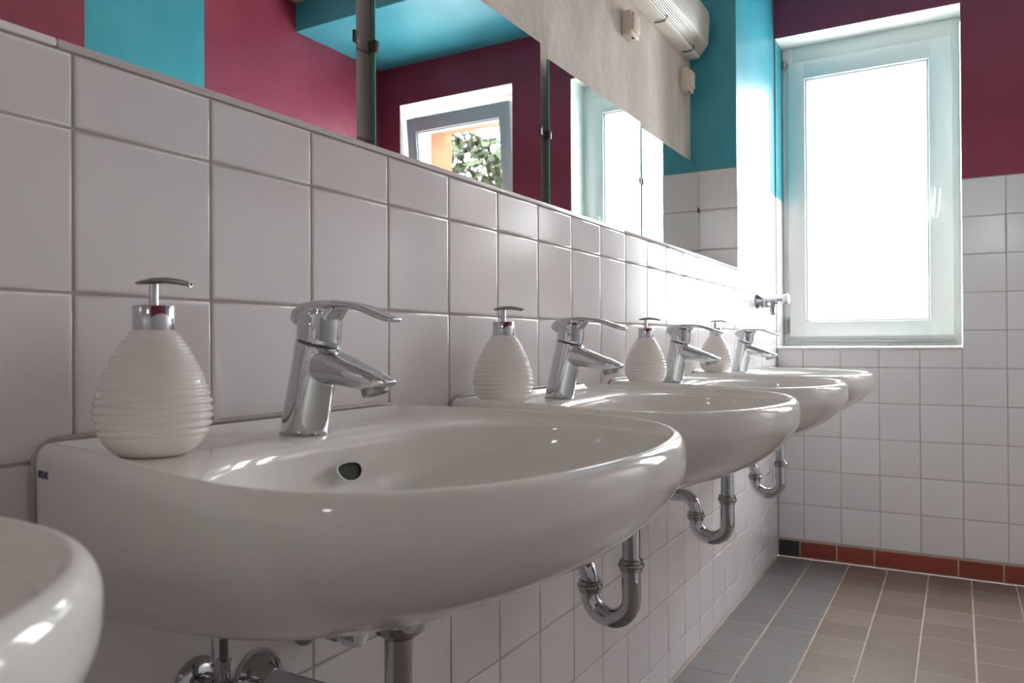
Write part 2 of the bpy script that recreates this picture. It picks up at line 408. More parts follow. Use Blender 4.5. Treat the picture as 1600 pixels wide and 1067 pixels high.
r3 = empty('window_3', (WR[0], YR - .1, WR[2])); struct(r3)  # added window, there to brighten surfaces facing the camera
mb = MB(); rect_frame(mb, 0.001, WR[1] - WR[0] - .001, 0.001, WR[3] - WR[2] - .001, .03, .03, .03, .03, -.03, .03)
mb.build('frame', M['pvc'], r3)
mb = MB(); mb.box((.026, -.004, .026), (WR[1] - WR[0] - .026, .002, WR[3] - WR[2] - .026)); mb.build('pane', M['glass'], r3, smooth=False)

# ---------------------------------------------------------------- outside
mb = MB()
mb.box((3.12, 4.6, -3.0), (6.4, 5.6, 3.3))
mb.box((2.05, 4.7, 2.90), (3.4, 5.5, 3.05))
tag(mb.build('neighbouring_building', M['orange'], smooth=False), 'orange rendered house wall with a roof overhang, outside the tilted window', 'building')
mb = MB()
for k in range(16): mb.box((1.58, 4.2, 0.9 + k * .125), (1.72, 4.24, 0.9 + k * .125 + .06), 0)
mb.box((1.58, 4.24, 0.4), (1.61, 4.28, 3.2)); mb.box((1.69, 4.24, 0.4), (1.72, 4.28, 3.2))
tag(mb.build('slatted_screen', M['slat'], smooth=False), 'brown slatted screen glimpsed through the gap of the open window', 'screen')
tree = empty('garden_tree', (5.35, 8.6, -3.3)); tag(tree, 'green leafy tree outside the open window, beside the orange wall', 'tree')
mb = MB(); mb.tube([(0, 0, 0), (.05, 0, 2), (0, .05, 4), (.1, 0, 5.6)], [.16, .12, .09, .04], 12)
mb.build('trunk', M['bark'], tree)
mb = MB(); rnd = random.Random(3)
for k in range(7000):
    a = rnd.uniform(0, 2 * PI); e = rnd.uniform(-1, 1); rr = rnd.uniform(.45, 1) ** .6
    cx, cy, cz, R0 = rnd.choice(((0, 0, 5.3, 1.25), (-.75, .3, 4.6, .95), (.65, -.2, 4.7, .9), (-.25, .1, 6.5, .85)))
    p = Vector((cx + R0 * rr * math.cos(a) * math.sqrt(1 - e * e), cy + R0 * rr * math.sin(a) * math.sqrt(1 - e * e), cz + R0 * rr * e))
    u = Vector((rnd.gauss(0, 1), rnd.gauss(0, 1), rnd.gauss(0, 1))).normalized(); v = u.orthogonal().normalized(); s_ = rnd.uniform(.08, .13)
    mb.add([p - u * s_, p + v * s_ * .5, p + u * s_, p - v * s_ * .5], [(0, 1, 2, 3)])
o = mb.build('foliage', M['leaf'], tree, smooth=False)

# light portals in the two window openings
for (x0, x1, z0, z1) in (WA, WB):
    L = bpy.data.lights.new('window_daylight', 'AREA'); L.shape = 'RECTANGLE'; L.size = x1 - x0; L.size_y = z1 - z0
    L.cycles.is_portal = True
    lo = bpy.data.objects.new('window_daylight', L); COL.objects.link(lo)
    lo.location = ((x0 + x1) / 2, YO + .01, (z0 + z1) / 2); lo.rotation_euler = (-PI / 2, 0, 0)
L = bpy.data.lights.new('window_daylight', 'AREA'); L.shape = 'RECTANGLE'; L.size = WR[1] - WR[0]; L.size_y = WR[3] - WR[2]; L.cycles.is_portal = True  # portal for the added fill window in the rear wall
lo = bpy.data.objects.new('window_daylight', L); COL.objects.link(lo)
lo.location = ((WR[0] + WR[1]) / 2, YR - .22, (WR[2] + WR[3]) / 2); lo.rotation_euler = (PI / 2, 0, 0)

# ---------------------------------------------------------------- mirrors
XM = -0.145
def make_mirror(y0, y1, z1, label):
    root = empty('wall_mirror', (XM, (y0 + y1) / 2, 1.2325)); yc = (y0 + y1) / 2
    tag(root, label, 'mirror', 'row of frameless mirrors on the shelf')
    h = (y1 - y0) / 2; zt = z1 - 1.2325
    mb = MB(); b = .0012; mb.box((-.005, -h, 0), (0, h, zt), 0, 0)
    mb = MB()
    quadp(mb, (0, -h + b, b), (0, h - b, b), (0, h - b, zt - b), (0, -h + b, zt - b), 0)
    # ground bevel
    q = [(-h, 0), (h, 0), (h, zt), (-h, zt)]; qi = [(-h + b, b), (h - b, b), (h - b, zt - b), (-h + b, zt - b)]
    for i in range(4):
        j = (i + 1) % 4
        quadp(mb, (-.001, q[i][0], q[i][1]), (-.001, q[j][0], q[j][1]), (0, qi[j][0], qi[j][1]), (0, qi[i][0], qi[i][1]), 1)
        quadp(mb, (-.0065, q[i][0], q[i][1]), (-.0065, q[j][0], q[j][1]), (-.001, q[j][0], q[j][1]), (-.001, q[i][0], q[i][1]), 2)
    quadp(mb, (-.0065, -h, 0), (-.0065, -h, zt), (-.0065, h, zt), (-.0065, h, 0), 3)
    mb.build('mirror_glass', [M['mirror'], M['glass_bevel'], M['glass_edge'], M['backing']], root, smooth=False)
    for sgn in (-1, 1):
        mb = MB(); yy = sgn * h
        mb.box((-.001, min(yy - sgn * .007, yy + sgn * .002), .2145), (.0028, max(yy - sgn * .007, yy + sgn * .002), .2345), 0, .0008)
        mb.box((-.013, min(yy, yy + sgn * .0035), .2145), (.0022, max(yy, yy + sgn * .0035), .2345), 0, .0008)
        mb.build('clip', M['dark_metal'], root)
    return root
make_mirror(-0.046, 0.555, 1.640, 'frameless mirror nearest the camera, showing maroon and teal stripes')
make_mirror(0.602, 1.203, 1.665, 'frameless mirror reflecting the open window and a pale teal soffit')
make_mirror(1.246, 1.864, 1.640, 'frameless mirror split between maroon wall and bright window reflection')
make_mirror(1.880, 2.486, 1.625, 'frameless mirror at the far end, touching the teal pier')

# ---------------------------------------------------------------- switches on the plaster
def make_switch(y, z, w, h, label):
    r = empty('wall_switch', (XU, y, z)); tag(r, label, 'switch')
    mb = MB(); mb.box((-.002, -w / 2, -h / 2), (.030, w / 2, h / 2), 0, .004); mb.build('housing', M['switch'], r)
    mb = MB(); mb.box((.028, -w / 2 + .006, -h / 2 + .014), (.037, w / 2 - .006, h / 2 - .006), 0, .003); mb.build('rocker', M['switch'], r)
    mb = MB(); mb.box((.020, -.006, -h / 2 - .003), (.024, .006, -h / 2 + .001)); mb.build('cable_slot', M['black'], r)
    return r
make_switch(1.825, 1.928, .070, .075, 'cream surface switch on bare plaster above the far mirrors')
make_switch(2.395, 1.925, .072, .080, 'cream surface box in the plaster corner beside the teal pier')

# ---------------------------------------------------------------- wall lamp
lp = empty('wall_lamp', (XU, 1.85, 2.14)); tag(lp, 'long fluorescent wall lamp with ribbed clear cover, high above the mirrors', 'lamp')
mb = MB(); y0, y1 = -.60, .60
mb.box((-.002, y0, -.105), (.020, y1, .095), 0, .003)
mb.box((-.002, y0, -.119), (.047, y1, -.107), 0, .003)
mb.box((.020, y0 + .01, -.085), (.034, y1 - .01, .075), 0, .003)
mb.build('housing', M['lamp_body'], lp)
prof = [(.038, -.111), (.044, -.1125)]
for i in range(1, 24):
    t = i / 24; prof.append((.044 + .030 * t, -.1125 + .0315 * t - (.0024 if i % 2 else 0)))
prof += [(.074, -.081), (.080, -.070), (.086, .020), (.082, .050)]
for i in range(1, 16):
    t = i / 16; prof.append((.082 - .052 * t, .050 + .045 * t + (.0024 if i % 2 else 0)))
prof += [(.022, .100), (.022, .097)]
inner = [(x - .0025 if x > .03 else x, z * .975) for x, z in reversed(prof)]
mb = MB(); loop = prof + inner
mb.rings([[(x, y0 + .002, z) for x, z in loop], [(x, y1 - .002, z) for x, z in loop]], 0, True, True)
capP = [(x, z) for x, z in prof]
for yy in (y0, y1 - .004): mb.rings([[(x, yy, z) for x, z in capP], [(x, yy + .004, z) for x, z in capP]], 0)
mb.build('diffuser', M['diffuser'], lp, ang=12)
for zz in (-.045, .035):
    mb = MB(); mb.tube([(.052, y0 + .03, zz), (.052, y1 - .03, zz)], .012, 16); mb.build('tube', M['white_wall'], lp)
for yy in (-.42, .20, .50):
    mb = MB(); mb.tube([(.012, yy, -.120), (.030, yy, -.1225), (.048, yy, -.121), (.056, yy, -.112), (.055, yy, -.104)], .0022, 8)
    mb.build('spring_clip', M['dark_metal'], lp)

# ---------------------------------------------------------------- washbasin
OUT = [(0, .253), (.03, .256), (.07, .262), (.12, .272), (.17, .283), (.22, .2925), (.27, .2995), (.31, .2995), (.345, .292), (.38, .275), (.412, .246),
       (.440, .205), (.462, .152), (.476, .092), (.483, .035), (.4845, 0)]
OPN = [(.127, 0), (.128, .05), (.133, .10), (.146, .148), (.170, .195), (.205, .234), (.25, .262), (.295, .273), (.335, .2675), (.37, .252), (.402, .225),
       (.4335, .178), (.452, .120), (.4605, .055), (.462, 0)]
def spline(P, n):
    P = [np.array(p) for p in P]; out = []
    Q = [2 * P[0] - P[1]] + P + [2 * P[-1] - P[-2]]
    for i in range(1, len(Q) - 2):
        for k in range(n):
            t = k / n; a, b, c, d = Q[i - 1], Q[i], Q[i + 1], Q[i + 2]
            out.append(.5 * ((2 * b) + (c - a) * t + (2 * a - 5 * b + 4 * c - d) * t * t + (3 * b - a - 3 * c + d) * t ** 3))
    out.append(P[-1]); return out
def ray_len(poly, c, ang):
    """distance from c to a closed polygon along direction ang"""
    d = np.array([math.cos(ang), math.sin(ang)]); best = None
    for i in range(len(poly)):
        p, q = poly[i], poly[(i + 1) % len(poly)]; e = q - p; den = d[0] * e[1] - d[1] * e[0]
        if abs(den) < 1e-12: continue
        w = p - c; t = (w[0] * e[1] - w[1] * e[0]) / den; s_ = (w[0] * d[1] - w[1] * d[0]) / den
        if t > 0 and -1e-9 <= s_ <= 1 + 1e-9 and (best is None or t > best): best = t
    return best
def rim_z(x):
    t = min(max(x / .4845, 0), 1); return .8655 - .0085 * (t * t * (3 - 2 * t))
def basin_mesh():
    h = spline(OUT, 4); outl = h + [np.array((p[0], -p[1])) for p in reversed(h[:-1])]
    nb = 18; bk = [np.array((0, -.253 + .506 * k / nb)) for k in range(1, nb)]
    outl = outl + bk; isback = [False] * (len(outl) - nb + 1) + [True] * (nb - 1)
    h2 = spline(OPN, 4); opl = h2 + [np.array((p[0], -p[1])) for p in reversed(h2[1:-1])]
    c = np.array((.235, 0.0)); N = len(outl)
    ang = [math.atan2(p[1] - c[1], p[0] - c[0]) for p in outl]
    Lout = [np.linalg.norm(p - c) for p in outl]; Lop = [ray_len(opl, c, a) for a in ang]
    rings = []
    # outer body from the bottom up (superellipse fall-off, flat against the wall)
    ZT, ZB = .8396, .7157
    nv = 16
    for k in range(nv):
        phi = (PI / 2) * (1 - k / nv); cp = math.cos(phi)
        z = ZT - (ZT - ZB) * math.sin(phi) ** 1.18; r = []
        for p in outl:
            b = max(0, 1 - p[0] / .45) ** 1.5
            sx = .3455 + .6545 * cp ** .81; sy = (.612 + .388 * cp ** 1.6) * (1 - b) + (.949 + .051 * cp ** .30) * b
            r.append((p[0] * sx * 1.006, p[1] * sy, z + (rim_z(p[0]) - .8655)))
        rings.append(r)
    # rim roll
    for d, dz in ((-.0004, -.0195), (-.0002, -.0145), (.0012, -.0088), (.0035, -.0042), (.007, -.0014), (.0108, 0), (.0135, -.0004)):
        r = []
        for i, p in enumerate(outl):
            q = p + (c - p) / Lout[i] * d
            r.append((q[0], q[1], rim_z(p[0]) + dz))
        rings.append(r)
    # deck / inner side of the rim
    def ring_between(t, fz):
        r = []
        for i, p in enumerate(outl):
            La = Lout[i] - .0152; Lb = min(Lop[i], La - .004); L = La + (Lb - La) * t
            q = c + np.array([math.cos(ang[i]), math.sin(ang[i])]) * L
            r.append((q[0], q[1], fz(p, La - Lb, La - L, q)))
        return r
    def fz(p, gapw, dist, q):
        lvl = rim_z(p[0]) - .0015
        drop = .0095 * min(1, max(0, (dist) / .012))
        drop = .0105 * (1 - math.exp(-(dist / .0042) ** 1.5))
        edge = (.0055 if gapw > .02 else .0055 * gapw / .02) * math.exp(-((gapw - dist) / .014))
        wallrise = .004 * math.exp(-q[0] / .02)
        return lvl - drop - edge + wallrise
    for t in (0.0, .12, .26, .42, .60, .76, .88, 1.0): rings.append(ring_between(t, fz))
    last = rings[-1]
    # bowl
    BZ = .730
    nb_ = 15
    for k in range(1, nb_ + 1):
        phi = (PI / 2) * k / nb_; r = []
        for i, p in enumerate(outl):
            x0, y0_, z0_ = last[i]
            back = max(0, min(1, (.20 - x0) / .08))
            e = .80
            s_ = max(math.cos(phi), 0) ** e; zz = z0_ - (z0_ - BZ) * math.sin(phi) ** (1.0)
            s_ = .06 + .94 * s_
            r.append((c[0] + (x0 - c[0]) * s_ - .022 * (1 - s_), y0_ * s_, zz))
        rings.append(r)
    V = [q for r in rings for q in r]; F = []
    for i in range(len(rings) - 1):
        for j in range(N):
            k = (j + 1) % N; F.append((i * N + j, i * N + k, (i + 1) * N + k, (i + 1) * N + j))
    # bottom cap as inner shrinking rings
    b0 = rings[0]; cx, cy = sum(p[0] for p in b0) / N, 0; prev = 0
    for s_ in (.66, .33):
        o = len(V); V += [(cx + (p[0] - cx) * s_, p[1] * s_, p[2] - .002 * (1 - s_)) for p in b0]
        for j in range(N): k = (j + 1) % N; F.append((o + j, o + k, prev + k, prev + j))
        prev = o
    V.append((cx, cy, b0[0][2] - .003)); 
    for j in range(N): F.append((len(V) - 1, prev + (j + 1) % N, prev + j))
    top = (len(rings) - 1) * N; V.append((.213, 0, BZ - .0005))
    for j in range(N): F.append((top + j, top + (j + 1) % N, len(V) - 1))
    return V, F

def make_basin():
    root = empty('washbasin', (0, 0, 0))
    V, F = basin_mesh()
    mb = MB(); mb.add(V, F)
    bowl = mb.build('basin_body', M['ceramic'], root, ang=180)
    sm = bowl.modifiers.new('sub', 'SUBSURF'); sm.levels = 1; sm.render_levels = 1
    # outlet boss under the bowl
    mb = MB(); mb.lathe([(.080, .050), (.062, .045), (.048, .030), (.038, .015), (.031, .006), (.029, 0), (.024, -.001)], (.21, 0, .670), (0, 0, 1), 32)
    mb.build('outlet_boss', M['ceramic'], root)
    # overflow hole, a short recessed well in the rear bowl wall
    mb = MB(); R = []; ax = Vector((-.90, 0, -.43)).normalized(); e2 = Vector((0, 1, 0)); e3 = ax.cross(e2).normalized()
    if e3.z < 0: e3 = -e3
    oc = Vector(OVER)
    for (sc, dp) in ((1.10, -.0004), (1.04, -.0010), (.97, -.0006), (.92, .0005)):
        R.append([oc - ax * .0 + ax * dp * 1.0 + e2 * (.0190 * sc * math.cos(a)) + e3 * (.0130 * sc * (math.sin(a) if math.sin(a) < 0 else math.copysign(abs(math.sin(a)) ** .6, math.sin(a)) * .62)) for a in [2 * PI * j / 28 for j in range(28)]])
    R2_ = [[p - ax * .0012 for p in r] for r in R]
    mb.rings(R2_, 0, False, False); mb.rings([R2_[-1], [p + ax * .0011 for p in R2_[-1]]], 1, False, True)
    mb.build('overflow_hole', [M['ceramic'], M['black']], root)
    # drain fitting
    mb = MB(); mb.lathe([(.001, .006), (.018, .005), (.022, .003), (.031, .002), (.032, 0), (.03, -.003)], (.213, 0, .7315), (0, 0, 1), 36)
    mb.build('drain', M['chrome'], root)
    # silicone joint round the back edge
    mb = MB(); h = spline(OUT, 4); pts = []
    for s in (-1, 1):
        path = [(.0018, s * (.2545), z) for z in (.70, .74, .78, .82, .836)] + [(.0018, s * .2525, .850), (.0018, s * .2470, .860), (.0018, s * .239, .8655), (.0018, s * .21, .8672), (.0018, 0, .8675)]
        mb.tube(path, .0032, 8)
    mb.build('sealant', M['silicone'], root)
    return root
OVER = (0.1415, -.002, 0.817)
def place_basin(o, y, label):
    o.location = (0, y, 0); tag(o, label, 'washbasin', 'row of white washbasins')
CY = [-0.486, 0.216, 0.860, 1.506, 2.155]
basin = make_basin()
BL = ['white washbasin cut off by the left edge, closest to the camera',
      'large white washbasin in front with a small blue mark on its side',
      'white washbasin, next one behind the large front basin',
      'white washbasin between the second tap and the far end, half hidden',
      'farthest white washbasin, under the left edge of the window']
for i in (1, 0, 2, 3, 4):
    o = basin if i == 1 else copy_tree(basin)
    place_basin(o, CY[i], BL[i])
# printed maker's mark on the front basin only: a worn blue print, a few letter strokes
mb = MB()
def stroke(a, b, w=.0006):
    a, b = Vector(a), Vector(b); d = (b - a).normalized(); nrm = Vector((-d.y, d.x)) * w
    mb.add([(p.x, p.y, 0) for p in (a - nrm, b - nrm, b + nrm, a + nrm)], [(0, 1, 2, 3)])
for k, ch in enumerate('BRAC'):
    x = k * .0034
    segs = {'B': [((0, 0), (0, 5)), ((0, 5), (2, 4.5)), ((2, 4.5), (0, 2.6)), ((0, 2.6), (2.2, 1.6)), ((2.2, 1.6), (0, 0))],
            'R': [((0, 0), (0, 5)), ((0, 5), (2, 4.4)), ((2, 4.4), (0, 2.6)), ((0, 2.6), (2.2, 0))],
            'A': [((0, 0), (1.2, 5)), ((1.2, 5), (2.4, 0)), ((.5, 1.8), (1.9, 1.8))],
            'C': [((2.2, 5), (.3, 4.4)), ((.3, 4.4), (0, 2.5)), ((0, 2.5), (.3, .6)), ((.3, .6), (2.2, 0))]}[ch]
    for a, b in segs: stroke((x + a[0] * .001, a[1] * .001), (x + b[0] * .001, b[1] * .001))
logo = mb.build('printed_mark', M['logo'], basin, smooth=False); logo['label'] = 'small worn blue print'
_c = [c for c in kids(basin) if c.name.startswith('basin_body')][0]
bpy.context.view_layer.update()
from mathutils.bvhtree import BVHTree
_hit = [BVHTree.FromObject(_c, bpy.context.evaluated_depsgraph_get()).ray_cast(Vector((x, -.5, .8385)), Vector((0, 1, 0)))[0].y for x in (.012, .031)]
logo.location = (.012, _hit[0] - .0006, .8365); logo.rotation_euler = (PI / 2, 0, math.atan2(_hit[1] - _hit[0], .019)); logo.scale = (1.45, 1.2, 1)

# ---------------------------------------------------------------- siphons
def make_siphon():
    root = empty('bottle_trap', (0, 0, 0)); root.name = 'siphon_trap'
    mb = MB(); mb.lathe([(.017, -.0175), (.0225, -.013), (.0255, -.011), (.0258, -.004), (.0255, 0), (.018, .001)], (.21, 0, .670), (0, 0, 1), 36); mb.build('flange', M['chrome_dull'], root)
    mb = MB(); mb.tube([(.21, 0, .670), (.21, 0, .56)], .016, 32); mb.build('inlet_pipe', M['chrome'], root)
    nut = [(.0165, -.011), (.0195, -.010), (.0195, -.004), (.0225, -.003), (.0235, 0), (.0225, .003), (.0205, .004), (.0205, .010), (.017, .011)]
    mb = MB(); mb.lathe(nut, (.21, 0, .565), (0, 0, 1), 36); mb.build('collar', M['chrome_dull'], root)
    U = [(.21, 0, .57), (.21, 0, .54)] + arc((.1705, 0, .5055), (1, 0, 0), (0, 0, -1), .0395, 0, PI, 22) + [(.131, 0, .518)]
    mb = MB(); mb.tube(U, .0172, 32); mb.build('trap_bend', M['chrome'], root)
    mb = MB(); mb.lathe(nut, (.131, 0, .517), (0, 0, 1), 36); mb.build('collar', M['chrome_dull'], root)
    U = [(.131, 0, .512), (.131, 0, .522)] + arc((.094, 0, .528), (1, 0, 0), (0, 0, 1), .037, 0, PI / 2, 16) + [(.05, 0, .565), (.004, 0, .565)]
    mb = MB(); mb.tube(U, .0160, 32); mb.build('outlet_pipe', M['chrome'], root)
    mb = MB(); mb.lathe([(.034, 0), (.0345, .002), (.033, .006), (.027, .016), (.020, .024), (.0165, .028)], (.0005, 0, .565), (1, 0, 0), 40); mb.build('wall_flange', M['chrome'], root)
    return root
siph = make_siphon()
SL = {1: 'chrome waste trap under the large front washbasin, mostly cut off below', 2: 'chrome waste trap under the second washbasin, largest fully visible one',
      3: 'chrome waste trap in the middle, with its outlet pipe bending to the wall', 4: 'chrome waste trap farthest away, near the window wall'}
for i in (1, 2, 3, 4):
    o = siph if i == 1 else copy_tree(siph)
    o.location = (0, (0, .212, .856, 1.503, 2.155)[i], 0); tag(o, SL[i], 'waste trap', 'chrome traps under the washbasins')

# ---------------------------------------------------------------- taps (single-lever mixers)
def sell(cx, y, z, a, b, n, tilt=0, p=2.0, seg=28):
    """superellipse ring in a plane whose normal is the path direction given by tilt (rotation about y)"""
    R = []
    for j in range(seg):
        t = 2 * PI * j / seg; ct, st = math.cos(t), math.sin(t)
        u = a * math.copysign(abs(ct) ** (2 / p), ct); w = b * math.copysign(abs(st) ** (2 / p), st)
        R.append(Vector((cx, y, z)) + Vector((math.cos(tilt), 0, -math.sin(tilt))) * u * 0 + Vector((0, 1, 0)) * w + Vector((math.cos(tilt), 0, -math.sin(tilt))) * u)
    return R
def remesh(o, vox, it):
    md = o.modifiers.new('r', 'REMESH'); md.mode = 'VOXEL'; md.voxel_size = vox; md.use_smooth_shade = True
    ms = o.modifiers.new('s', 'SMOOTH'); ms.iterations = it; ms.factor = .5
    dg = bpy.context.evaluated_depsgraph_get(); me = bpy.data.meshes.new_from_object(o.evaluated_get(dg)); me.name = o.name
    o.modifiers.clear(); o.data = me
    me.polygons.foreach_set('use_smooth', [True] * len(me.polygons))
def make_tap():
    root = empty('mixer_tap', (0, 0, 0))
    # leaning body (x offset grows with height); local origin at foot centre on the deck
    ax = Vector((.225, 0, 1)).normalized()
    mb = MB(); R = []
    for k, (h, r) in enumerate(((0, .0255), (.002, .0262), (.03, .0258), (.06, .0252), (.088, .0248))):
        c = Vector((.225 * h, 0, h)); R.append([c + Vector((math.cos(t) * r, math.sin(t) * r, 0)) for t in [2 * PI * j / 40 for j in range(40)]])
    # slanted top: back higher than front
    c = Vector((.225 * .100, 0, .099)); R.append([c + Vector((math.cos(t) * .0245, math.sin(t) * .0245, -.0062 * math.cos(t))) for t in [2 * PI * j / 40 for j in range(40)]])
    mb.rings(R)
    # spout: flat top blade running down and out
    secs = [(.006, .072, .0215, .020, .30), (.030, .0745, .0215, .0205, .30), (.055, .0700, .0200, .0170, .30), (.080, .0635, .0188, .0140, .30), (.098, .0590, .0175, .0120, .30), (.110, .0570, .0155, .0088, .28), (.1225, .0575, .0100, .0030, .24)]
    R = []
    for (x, z, hw, hh, tl) in secs:
        n_ = Vector((math.cos(tl), 0, -math.sin(tl))); up = Vector((math.sin(tl), 0, math.cos(tl))); ring = []
        for j in range(32):
            t = 2 * PI * j / 32; ct, st = math.cos(t), math.sin(t)
            p = 3.2 if st > 0 else 2.1
            ring.append(Vector((x, 0, z)) + Vector((0, 1, 0)) * hw * math.copysign(abs(ct) ** (2 / p), ct) + up * hh * math.copysign(abs(st) ** (2 / p), st))
        R.append(ring)
    mb.rings(R)
    body = mb.build('tap_body', M['chrome'], root); remesh(body, .0013, 6)
    # aerator under the tip
    an = Vector((.30, 0, -1)).normalized()
    mb = MB(); mb.lathe([(.0142, -.006), (.0142, .0035), (.0134, .0050), (.0115, .0052), (.0112, .003), (.002, .003)], Vector((.1015, 0, .0500)), an, 30)
    mb.build('aerator', M['satin'], body)
    # lever head: hub and lever in one casting
    mb = MB(); R = []
    for (h, r, sl) in ((.1005, .0236, -.0062), (.106, .0242, -.0055), (.118, .0246, -.003), (.130, .0242, .002), (.137, .0215, .003), (.1395, .015, .002)):
        c = Vector((.225 * .1 + .10 * (h - .1), 0, h)); R.append([c + Vector((math.cos(t) * r, math.sin(t) * r * .96, sl * math.cos(t))) for t in [2 * PI * j / 40 for j in range(40)]])
    mb.rings(R)
    path = [(-.006, .1225, .012, .010), (.000, .130, .0165, .0100), (.015, .1365, .0205, .0085), (.035, .1400, .0210, .0062), (.055, .1408, .0175, .0045), (.075, .1390, .0135, .0036), (.092, .1345, .0125, .0044), (.108, .1285, .0125, .0044), (.120, .1243, .0115, .0040), (.131, .1222, .0085, .0028)]
    R = []
    for i, (x, z, hw, hh) in enumerate(path):
        p0 = path[max(i - 1, 0)]; p1 = path[min(i + 1, len(path) - 1)]; d = Vector((p1[0] - p0[0], 0, p1[1] - p0[1])).normalized(); up = Vector((-d.z, 0, d.x))
        R.append([Vector((x, 0, z)) + Vector((0, 1, 0)) * hw * math.copysign(abs(math.cos(t)) ** .75, math.cos(t)) + up * hh * math.copysign(abs(math.sin(t)) ** .9, math.sin(t)) for t in [2 * PI * j / 28 for j in range(28)]])
    mb.rings(R)
    # web that carries the lever out of the hub
    R = []
    for (x, z0_, z1_, hw) in ((.020, .104, .139, .020), (.036, .110, .139, .0175), (.047, .122, .1395, .0150), (.056, .134, .140, .012)):
        R.append([Vector((x, hw * math.cos(t), (z0_ + z1_) / 2 + (z1_ - z0_) / 2 * math.sin(t))) for t in [2 * PI * j / 24 for j in range(24)]])
    mb.rings(R)
    lev = mb.build('lever', M['chrome'], root); remesh(lev, .0012, 9)
    mb = MB(); mb.lathe([(.0238, -.0004), (.0243, 0), (.0238, .0004)], Vector((.0225, 0, .0997)), Vector((.25, 0, 1)).normalized(), 40)
    mb.build('joint_ring', M['chrome_dull'], root)
    mb = MB(); mb.lathe([(.0024, -.001), (.0024, .0008), (.0016, .0010)], Vector((.043, -.0085, .1165)), Vector((.92, -.38, .05)), 16)
    mb.build('grub_cap', M['chrome_dull'], lev)
    mb = MB(); mb.lathe([(.0262, -.002), (.0272, .0004), (.0262, .0016)], (0, 0, .0), (0, 0, 1), 40); mb.build('base_ring', M['chrome_dull'], root)
    return root
tap = make_tap()
TL = {1: 'large chrome mixer tap on the front washbasin', 2: 'chrome mixer tap on the second washbasin, right of its soap dispenser',
      3: 'chrome mixer tap third in the row, its lever reaching over the fourth dispenser', 4: 'smallest chrome mixer tap, farthest away near the window'}
TZ = 0.8535
for i in (1, 2, 3, 4):
    o = tap if i == 1 else copy_tree(tap)
    o.location = (.0795, (0, .2095, .8405, 1.474, 2.162)[i], TZ); tag(o, TL[i], 'tap', 'single-lever taps on the washbasins')

# ---------------------------------------------------------------- soap dispensers
def make_disp():
    root = empty('soap_dispenser', (0, 0, 0))
    key = [(0, .0275), (.001, .0300), (.005, .0362), (.0114, .0417), (.023, .0471), (.037, .0497), (.0514, .0477), (.0686, .0426), (.0846, .0354), (.096, .0290), (.103, .0245), (.109, .0198), (.111, .0178)]
    prof = []
    for k in range(len(key) - 1):
        (h0, r0), (h1, r1) = key[k], key[k + 1]
        nn = max(1, int((h1 - h0) / .0007))
        for q in range(nn):
            t = q / nn; prof.append((r0 + (r1 - r0) * t, h0 + (h1 - h0) * t))
    # smooth the key profile
    for _ in range(10):
        prof = [prof[0]] + [((prof[i - 1][0] + 2 * prof[i][0] + prof[i + 1][0]) / 4, prof[i][1]) for i in range(1, len(prof) - 1)] + [prof[-1]]
    prof.append((key[-1][1], key[-1][0]))
    def wob(a, h):
        if h < .014: return 0
        if h < .066:
            e = min(1, (h - .014) / .008, (.066 - h) / .004)
            return e * (.0010 * math.cos(2 * PI * h / .0068 + .5 * math.sin(2 * a + 1)) * (1 + .2 * math.sin(3 * a)))
        e = min(1, (.109 - h) / .004); return max(e, 0) * .00055 * math.cos(2 * PI * h / .0034)
    mb = MB(); mb.lathe(prof, (0, 0, 0), (0, 0, 1), 56, wob=wob); mb.build('bottle', M['bottle'], root, ang=180)
    mb = MB(); mb.lathe([(.0165, .1095), (.0174, .1100), (.0176, .111), (.0176, .1320), (.0170, .1330), (.005, .1333)], (0, 0, 0), (0, 0, 1), 40); mb.build('collar', M['chrome'], root)
    mb = MB(); mb.lathe([(.0042, .132), (.0040, .134), (.0040, .152)], (0, 0, 0), (0, 0, 1), 20); mb.build('pump_stem', M['chrome'], root)
    mb = MB(); R = []
    for x, z, hw, hh in ((-.0150, .1628, .0040, .0010), (-.012, .1634, .0055, .0018), (0, .1648, .0065, .0030), (.012, .1650, .0062, .0030), (.022, .1638, .0055, .0028), (.029, .1624, .0045, .0026), (.034, .1610, .0036, .0022)):
        z -= .0095
        R.append([Vector((x, hw * math.cos(t), z + hh * math.sin(t))) for t in [2 * PI * j / 20 for j in range(20)]])
    mb.rings(R); head = mb.build('pump_head', M['satin'], root)
    mb = MB(); mb.lathe([(.0022, -.001), (.0022, .0006)], (.0338, 0, .1514), (1, 0, -.35), 14); mb.build('nozzle_opening', M['black'], head)
    return root
disp = make_disp()
DL = {1: 'large white ribbed soap dispenser at front left, beside the nearest tap', 2: 'white ribbed soap dispenser on the second washbasin',
      3: 'white ribbed soap dispenser on the third washbasin', 4: 'smallest white ribbed soap dispenser, partly behind the third tap'}
DP = {1: (.082, .024, 28), 2: (.068, .663, 12), 3: (.068, 1.322, 10), 4: (.068, 1.925, 8)}
from mathutils.bvhtree import BVHTree
bpy.context.view_layer.update()
_body = [c for c in kids(basin) if c.name.startswith('basin_body')][0]
_bvh = BVHTree.FromObject(_body, bpy.context.evaluated_depsgraph_get())
def deck_z(x, y, cy, r=.026):
    zs = []
    for k in range(12):
        h = _bvh.ray_cast(Vector((x + r * math.cos(k * PI / 6), y - cy + r * math.sin(k * PI / 6), 1.2)), Vector((0, 0, -1)))
        if h[0] is not None: zs.append(h[0].z)
    zs.sort(); return zs[-3] if zs else .853
print('deck', [round(deck_z(DP[i][0], DP[i][1], CY[i]), 4) for i in DP], deck_z(.0795, .21, .21))
